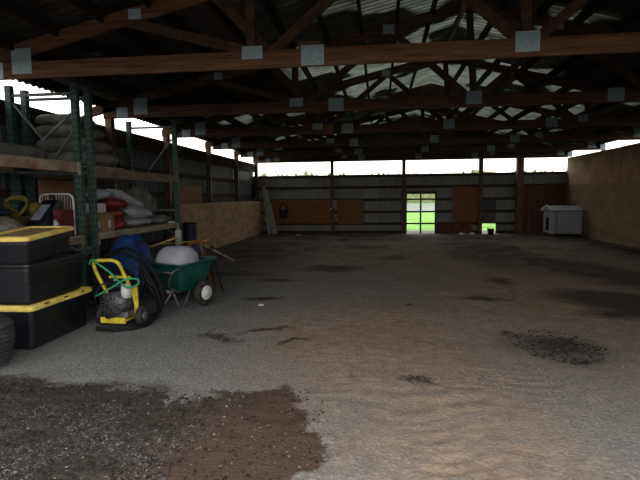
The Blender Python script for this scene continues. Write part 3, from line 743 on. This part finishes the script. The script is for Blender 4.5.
# ---------------------------------------------------------------- pressure washer
t = thing('pressure_washer', 'yellow framed pressure washer on two wheels beside the black totes', 'pressure washer', (-3.25, 5.62, .0), -.05)
t.scale = (1.06, 1.0, 1.0)
hd = catmull([(.22, .02, .16), (.17, .0, .42), (.10, -.05, .66), (.07, -.1, .80), (.02, -.12, .845), (-.1, -.12, .85), (-.20, -.12, .84), (-.255, -.1, .80), (-.24, -.06, .66), (-.17, -.0, .42), (-.14, .02, .16)], 6)
obj('handle_frame', MB().tube(hd, .022, 8), M['yellow_paint'], t, True)
q = MB().box(-.155, -.16, .10, .16, .2, .12).box(-.155, -.175, .075, .16, -.155, .15)
obj('base_plate', q, M['yellow_paint'], t, bevel=.006)
q = MB().bar((.2, .02, .14), (.2, .02, .5), .045, .03).bar((-.14, .03, .62), (.13, .03, .62), .03, .03)
obj('frame_brace', q, M['yellow_paint'], t)
for sx in (-1, 1):
    mtx = T(sx * .255, .05, .125) @ RY(PI / 2)
    w = obj('wheel', MB().lathe([(.065, -.035), (.11, -.04), (.127, -.025), (.13, 0), (.127, .025), (.11, .04), (.065, .035)], 24, mtx), M['rubber'], t, True)
    obj('wheel_hub', MB().lathe([(.02, -.045), (.06, -.038), (.066, -.02), (.066, .02), (.06, .038), (.02, .045)], 18, mtx), M['steel'], w, True)
# engine
q = MB()
mtx = T(0, -.02, .31) @ RX(PI / 2)
q.lathe([(.04, -.17), (.14, -.16), (.155, -.10), (.15, 0), (.15, .05), (.135, .10), (.11, .115), (.1, .13), (.03, .135)], 26, mtx)
obj('engine_shroud', q, M['engine'], t, True)
q = MB()
for k in range(10):
    a = 2 * PI * k / 10; q.bar((.05 * math.cos(a), -.157, .31 + .05 * math.sin(a)), (.1 * math.cos(a), -.15, .31 + .1 * math.sin(a)), .012, .01)
obj('recoil_vanes', q, M['black'], t)
obj('engine_block', MB().box(-.19, -.06, .14, -.02, .16, .42), M['engine'], t, bevel=.02)
q = MB()
for k in range(6): q.box(-.215, -.08, .2 + .035 * k, -.185, .14, .212 + .035 * k)
obj('cooling_fins', q, M['steel'], t)
obj('muffler', MB().lathe([(.02, -.09), (.055, -.08), (.06, 0), (.055, .08), (.02, .09)], 18, T(.12, -.06, .46)), M['cream'], t, True)
obj('fuel_tank', pillow(.26, .2, .13, .002, 3, e=.5, nu=24, nv=12).move((-.04, .04, .44)), M['black'], t, True)
obj('tank_cap', MB().lathe([(.03, 0), (.03, .03), (.02, .035)], 14, T(-.06, .02, .565)), M['steel'], t, True)
obj('pump', MB().box(.03, -.14, .135, .17, .02, .21), M['steel'], t, bevel=.01)
q = MB().tube(catmull([(-.12, -.12, .2), (-.05, -.2, .15), (.08, -.2, .2), (.17, -.14, .28)], 6), .012, 6)
q.tube(catmull([(-.15, -.1, .35), (-.2, -.16, .45), (-.12, -.14, .56), (.0, -.1, .55)], 6), .01, 6)
obj('engine_cable', q, M['black_dull'], t, True)
# green garden hose on its handle
q = MB().tube(catmull([(-3.56, 5.50, .80), (-3.50, 5.47, .86), (-3.42, 5.48, .80), (-3.28, 5.48, .70), (-3.14, 5.46, .58), (-3.02, 5.42, .53), (-2.92, 5.46, .56), (-2.94, 5.50, .62), (-3.08, 5.46, .62), (-3.22, 5.44, .54), (-3.36, 5.42, .46), (-3.45, 5.42, .42)], 8), .013, 8)
o = obj('garden_hose', q, M['green_hose'], smooth=True); tag(o, 'thin green hose draped over the pressure washer handle', 'hose')
# thick black hose loops round the washer
q = MB()
q.tube(catmull([(-3.86, 6.25, .42), (-3.92, 6.22, .66), (-3.78, 6.2, .80), (-3.52, 6.2, .86), (-3.32, 6.18, .78), (-3.14, 6.15, .58), (-3.0, 6.1, .36), (-2.92, 6.05, .14), (-2.92, 5.8, .035), (-3.0, 5.5, .035), (-3.2, 5.36, .03), (-3.42, 5.36, .03)], 8), .024, 8)
q.tube(catmull([(-3.8, 6.3, .30), (-3.84, 6.3, .70), (-3.60, 6.3, .90), (-3.34, 6.26, .86), (-3.12, 6.22, .66), (-2.98, 6.2, .40), (-2.95, 6.15, .12), (-3.05, 6.0, .05), (-3.2, 5.95, .25), (-3.12, 6.0, .50), (-3.22, 6.1, .62)], 8), .022, 8)
q.tube(catmull([(-3.05, 6.28, .03), (-2.98, 6.1, .1), (-2.94, 5.95, .3), (-3.02, 5.9, .46), (-3.1, 5.95, .3), (-3.05, 5.88, .1), (-2.88, 5.7, .03), (-2.96, 5.45, .025), (-3.2, 5.3, .025)], 8), .016, 8)
o = obj('black_hose', q, M['hose_black'], smooth=True); tag(o, 'thick black hose looped around and behind the pressure washer', 'hose')
# black cover slumped behind washer
sack('dark_cover', (-3.74, 6.42, 0), (.60, .34, .60), M['black_dull'], 'dark plastic cover heaped behind the pressure washer', 'cover', seed=30)
sack('blue_tarp', (-3.82, 6.95, .0), (.62, .55, 1.06), M['blue'], 'bunched blue tarp standing behind the pressure washer', 'tarp', seed=31)

# ---------------------------------------------------------------- green garden cart
CR = -math.radians(24)
t = thing('garden_cart', 'green poly garden cart with white hubbed wheels right of the pressure washer', 'cart', (-3.11, 6.64, 0), CR)
# local: x across, y away. near end y=0
def rr2(w, y0, y1, z, r=.06, dz=0):
    l = rrect(w, y1 - y0, r, 0, 5, 0, (y0 + y1) / 2)
    return [Vector((p.x, p.y, z + dz * (p.y - y0))) for p in l]
q = MB().loft([rr2(.38, .12, .52, .23), rr2(.44, .08, .56, .25), rr2(.58, .02, .66, .56), rr2(.62, .0, .70, .62, dz=.05), rr2(.69, -.03, .75, .625, dz=.05), rr2(.695, -.03, .75, .65, dz=.05), rr2(.63, .01, .70, .65, dz=.05),
               rr2(.56, .05, .64, .56), rr2(.42, .12, .52, .28)])
obj('tub', q, M['green'], t, True)
q = MB().box(-.17, .16, .215, .17, .6, .24)
obj('tub_base', q, M['black_dull'], t)
q = MB()
for sx in (-1, 1): q.tube(catmull([(sx * .34, .0, .60), (sx * .34, -.08, .60), (sx * .30, -.14, .55), (sx * .2, -.12, .35), (sx * .18, .1, .22)], 5), .014, 8)
q.tube([(-.30, -.14, .55), (.30, -.14, .55)], .014, 8)
obj('handle_bar', q, M['engine'], t, True)
for sx in (-1, 1):
    obj('support_leg', MB().tube(catmull([(sx * .17, .30, .22), (sx * .20, .14, .02), (sx * .20, .06, .012), (sx * .18, -.02, .22)], 6), .016, 8), M['steel'], t, True)
obj('axle', MB().tube([(-.40, .39, .19), (.40, .39, .19)], .013, 8), M['steel'], t, True)
q = MB()
for sx in (-1, 1): q.bar((sx * .14, .52, .24), (sx * .3, .39, .19), .03, .03)
obj('axle_bracket', q, M['steel'], t)
for sx in (-1, 1):
    mtx = T(sx * .385, .39, .195) @ RY(PI / 2)
    w = obj('wheel', MB().lathe([(.10, -.04), (.15, -.048), (.18, -.036), (.192, -.02), (.195, 0), (.192, .02), (.18, .036), (.15, .048), (.10, .04)], 30, mtx), M['rubber'], t, True)
    h = obj('wheel_hub', MB().lathe([(.015, -.062), (.03, -.06), (.04, -.052), (.098, -.05), (.108, -.04), (.108, .04), (.098, .05), (.04, .052), (.03, .06), (.015, .062)], 24, mtx), M['cream'], w, True)
# white tank lying in the cart
t = thing('spray_tank', 'rounded white plastic tank lying in the green cart', 'tank', (-3.07, 7.0, .325), CR + .15)
mtx = T(-.30, 0, .29) @ RY(PI / 2)
obj('tank_body', MB().lathe([(.02, 0), (.14, .01), (.22, .05), (.26, .12), (.265, .2), (.27, .3), (.265, .4), (.26, .46), (.22, .53), (.14, .57), (.02, .58)], 32, mtx), M['white'], t, True)
obj('tank_cap', MB().lathe([(.045, 0), (.045, .035), (.035, .045)], 18, T(-.07, -.03, .555)), M['black_dull'], t, True)
# tools leaning / lying behind the tank
def longtool(name, a, b, m, lab, cat, head=None):
    a, b = Vector(a), Vector(b); t = thing(name, lab, cat, tuple(a), 0, 'long handled tools behind the cart')
    obj('handle', MB().tube([(0, 0, 0), b - a], .016, 8), m, t, True)
    d = (b - a).normalized()
    if head == 'rake':
        q = MB(); s = Vector((.0, 1, 0)).cross(d).normalized()
        q.bar((b - a) - s * .2, (b - a) + s * .2, .03, .03)
        for k in range(9): q.tube([(b - a) + s * (-.2 + .05 * k), (b - a) + s * (-.2 + .05 * k) + Vector((0, -.05, -.09))], .007, 5)
        obj('rake_head', q, M['orange'], t)
    elif head == 'shovel':
        s = d.orthogonal().normalized(); u = d.cross(s); e = b - a; vs = []
        prof = ((-.02, .02), (.05, .1), (.22, .11), (.3, .07), (.34, .01))
        for dd, w in prof:
            for k in (-1, 0, 1): vs.append(e + d * dd + s * w * k + u * (.02 * (1 - abs(k))))
        q = MB().add(vs, [(3 * i + j, 3 * i + j + 1, 3 * i + j + 4, 3 * i + j + 3) for i in range(4) for j in range(2)])
        obj('shovel_blade', q, M['engine'], t, True)
    elif head == 'grip':
        obj('grip', MB().tube([(b - a) - d * .12, (b - a)], .022, 8), M['orange'], t, True)
    return t
longtool('garden_rake', (-2.80, 7.78, .02), (-2.98, 7.68, .88), M['orange'], 'orange headed rake standing upright behind the white tank', 'rake', 'rake')
longtool('long_handle', (-2.52, 8.1, .50), (-2.98, 7.75, .84), M['beam_tan'], 'wooden handle sticking out to the right behind the cart', 'tool', None)
longtool('yellow_pole', (-3.65, 7.55, .84), (-2.95, 7.62, .90), M['yellow_cable'], 'yellow pole lying level behind the white tank', 'pole', 'grip')
longtool('shovel', (-3.95, 7.5, .75), (-3.3, 7.55, .96), M['wood_handle'], 'wooden handled tool crossing behind the left of the white tank', 'shovel', None)
longtool('pitchfork', (-2.66, 7.85, .0), (-2.80, 7.7, .80), M['black_dull'], 'dark upright fork handle right of the orange rake', 'fork', None)
# crate that carries the tools
t = thing('tool_crate', 'dark crate full of tools standing behind the green cart', 'crate', (-3.32, 8.0, 0), .1)
q = MB()
for k in range(6):
    z_ = .02 + k * .12
    q.box(-.45, -.25, z_, .40, -.23, z_ + .09).box(-.45, .23, z_, .40, .25, z_ + .09).box(-.45, -.23, z_, -.43, .23, z_ + .09).box(.38, -.23, z_, .40, .23, z_ + .09)
obj('slats', q, M['girt'], t)
for a in (-.43, .36):
    for b in (-.23, .19): obj('corner_post', MB().box(a, b, 0, a + .04, b + .04, .74), M['girt'], t)
obj('crate_bottom', MB().box(-.43, -.23, .0, .38, .23, .02), M['girt'], t)
sack('blue_bundle', (-3.14, 8.0, .02), (.4, .4, .82), M['blue'], 'small blue bundle poking out of the tool crate', 'bundle', seed=33)
# white bottle shape and navy bin beside rack end
t = thing('white_jug', 'tall narrow white jug standing by the rack end', 'jug', (-3.88, 8.9, 0))
obj('stand', MB().box(-.12, -.12, 0, .12, .12, .70), M['girt'], t)
obj('jug_body', MB().lathe([(.05, .70), (.06, .72), (.06, .95), (.045, .99), (.03, 1.0)], 18), M['sack_white'], t, True)
obj('jug_cap', MB().lathe([(.03, 1.0), (.03, 1.04)], 14), M['steel'], t, True)
t = thing('plastic_drum', 'dark navy narrow drum standing by the start of the plywood partition', 'drum', (-4.50, 11.0, 0))
obj('drum_body', MB().lathe([(.14, 0), (.165, .03), (.165, .3), (.175, .32), (.165, .34), (.165, .62), (.175, .64), (.165, .66), (.165, .98), (.15, 1.02), (.05, 1.025)], 24), M['navy'], t, True)
obj('drum_ring', MB().lathe([(.166, .98), (.18, .985), (.18, 1.01), (.15, 1.025)], 24, cap=False), M['black'], t, True)
# clutter under shelf
cbox('cardboard_box', -4.85, 8.6, 0, .5, .7, .45, M['card_dark'], 'dark cardboard box in the shadow under the farther rack shelf')
o = obj('stacked_planks', MB().box(-5.2, 6.95, 0, -4.5, 8.1, .1), M['girt_y']); tag(o, 'dark plank lying on the ground under the farther rack', 'plank')

# ---------------------------------------------------------------- ground crumbs (uncountable)
def crumbs(name, n, region, smin, smax, m, lab, cat, test=None, seed=1):
    rnd = random.Random(seed); mb = MB(); c = 0
    base = [(1, 0, 0), (0, 1, 0), (-1, 0, 0), (0, -1, 0), (0, 0, 1), (0, 0, -1)]
    fs = [(0, 1, 4), (1, 2, 4), (2, 3, 4), (3, 0, 4), (1, 0, 5), (2, 1, 5), (3, 2, 5), (0, 3, 5)]
    while c < n:
        u = rnd.random(); y = region[2] + (region[3] - region[2]) * (u ** 1.6); x = rnd.uniform(region[0], region[1])
        c += 1
        if test and not test(x, y): continue
        s = rnd.uniform(smin, smax) * (1 if rnd.random() < .93 else 1.8)
        a, b, c_ = s * rnd.uniform(.6, 1.4), s * rnd.uniform(.6, 1.4), s * rnd.uniform(.35, .8); th = rnd.uniform(0, PI)
        z = floor_h(x, y)
        vs = []
        for p in base:
            px, py, pz = p[0] * a * rnd.uniform(.7, 1.2), p[1] * b * rnd.uniform(.7, 1.2), p[2] * c_
            vs.append((x + px * math.cos(th) - py * math.sin(th), y + px * math.sin(th) + py * math.cos(th), z + pz + c_ * .3))
        mb.add(vs, fs)
    o = obj(name, mb, m); tag(o, lab, cat, kind='stuff'); return o
def in_patch(x, y):
    w = .25 * mnoise.noise(Vector((x * 2, y * 2, 5)))
    return ((x + 2.6) / 2.05) ** 2 + ((y - 2.6) / 1.25) ** 2 < 1 + w or ((x + .75) / .45) ** 2 + ((y - 3.1) / .75) ** 2 < 1 + w
crumbs('gravel', 22000, (-4.2, 4.2, 2.3, 6.5), .003, .007, M['pebble'], 'loose grey gravel scattered over the barn floor', 'gravel', lambda x, y: not in_patch(x, y), 3)
crumbs('soil_crumbs', 7000, (-3.6, -.2, 2.0, 4.1), .006, .014, M['dirtclod'], 'dark soil crumbs on the wet patch in the left foreground', 'soil', lambda x, y: in_patch(x, y) and (x < -1.2 or random.random() < .25), 4)
crumbs('wood_chips', 900, (-3.6, -.2, 2.0, 4.0), .004, .009, M['chip'], 'pale wood chips strewn on the dark soil in the foreground', 'wood chips', in_patch, 5)
crumbs('stone_chips', 16000, (-3.4, -.9, 2.0, 3.8), .003, .0075, M['stone_damp'], 'dense grey stone chips showing through the dark soil at lower left', 'stone chips',
       lambda x, y: in_patch(x, y) and x < -1.15 + .2 * mnoise.noise(Vector((x * 3, y * 3, 2))) and y < 3.35 and mnoise.noise(Vector((x * 2.2, y * 2.2, 14))) > -.12 + (y - 2.6) * .35, 8)
crumbs('dark_litter', 900, (1.45, 2.35, 4.7, 5.9), .006, .016, M['dirtclod'], 'dark litter on the small patch right of centre', 'litter', lambda x, y: ((x - 1.88) / .45) ** 2 + ((y - 5.3) / .6) ** 2 < 1, 6)

# ---------------------------------------------------------------- outside
o = struct('ground_outside', MB().add([(-150, 24, -.08), (150, 24, -.08), (150, 300, -.08), (-150, 300, -.08)], [(0, 1, 2, 3)]), M['grass'])
o = struct('yard_around', MB().add([(-150, -80, -.081), (150, -80, -.081), (150, 24, -.081), (-150, 24, -.081)], [(0, 1, 2, 3)]), M['yard'])
o = struct('gravel_yard', MB().add([(-60, 52, -.05), (40, 50, -.05), (60, 110, -.05), (-60, 105, -.05)], [(0, 1, 2, 3)]), M['road'])
hb = MB(); rnd = random.Random(9); n = 700; vs = []
for k in range(n + 1):
    x = -120 + 240 * k / n; h = 3.45 + .25 * mnoise.noise(Vector((x * .09, 0, 0))) + .7 * rnd.random() ** 4 + .3 * mnoise.noise(Vector((x * .5, 2, 0)))
    if -6 < x < 22: h = 3.75 + .25 * mnoise.noise(Vector((x * .5, 2, 0))) + 1.0 * rnd.random() ** 4
    vs += [(x, 118 if -6 < x < 22 else 92, -.1), (x, 118.6 if -6 < x < 22 else 92.6, h * 1.65)]
hb.add(vs, [(2 * k, 2 * k + 2, 2 * k + 3, 2 * k + 1) for k in range(n)])
o = obj('hedgerow', hb, M['hedge']); tag(o, 'distant ragged green hedgerow seen through the gaps beyond the far wall', 'hedge', kind='stuff')

# ---------------------------------------------------------------- light
w = bpy.data.worlds.new('overcast'); SC.world = w; w.use_nodes = True
nt = w.node_tree; bg = nt.nodes['Background']
tc = nt.nodes.new('ShaderNodeTexCoord'); sx = nt.nodes.new('ShaderNodeSeparateXYZ'); nt.links.new(tc.outputs['Generated'], sx.inputs[0])
cr = nt.nodes.new('ShaderNodeValToRGB')
cr.color_ramp.elements[0].position = 0.0; cr.color_ramp.elements[0].color = (1.0, .96, .88, 1)
cr.color_ramp.elements[1].position = .5; cr.color_ramp.elements[1].color = (.97, .98, 1.0, 1)
nt.links.new(sx.outputs['Z'], cr.inputs['Fac']); nt.links.new(cr.outputs['Color'], bg.inputs['Color'])
bg.inputs['Strength'].default_value = 3.0

# ---------------------------------------------------------------- camera
cam = bpy.data.cameras.new('camera'); co = bpy.data.objects.new('camera', cam); COL.objects.link(co)
cam.sensor_width = 36; cam.lens = 481 / 640 * 36; cam.clip_start = .05; cam.clip_end = 600
yaw, pit, roll = math.radians(7.1), math.atan(43 / 481), .010
f = Vector((-math.sin(yaw) * math.cos(pit), math.cos(yaw) * math.cos(pit), -math.sin(pit)))
r = Vector((math.cos(yaw), math.sin(yaw), 0)); u = r.cross(f)
r2 = r * math.cos(roll) - u * math.sin(roll); u2 = u * math.cos(roll) + r * math.sin(roll)
m3 = Matrix((r2, u2, -f)).transposed()
co.matrix_world = Matrix.Translation((0, 0, 1.6)) @ m3.to_4x4()
SC.camera = co
SC.view_settings.view_transform = 'Standard'
SC.view_settings.look = 'None'
SC.view_settings.exposure = 0
SC.cycles.max_bounces = 8; SC.cycles.diffuse_bounces = 5
SC.cycles.use_denoising = True
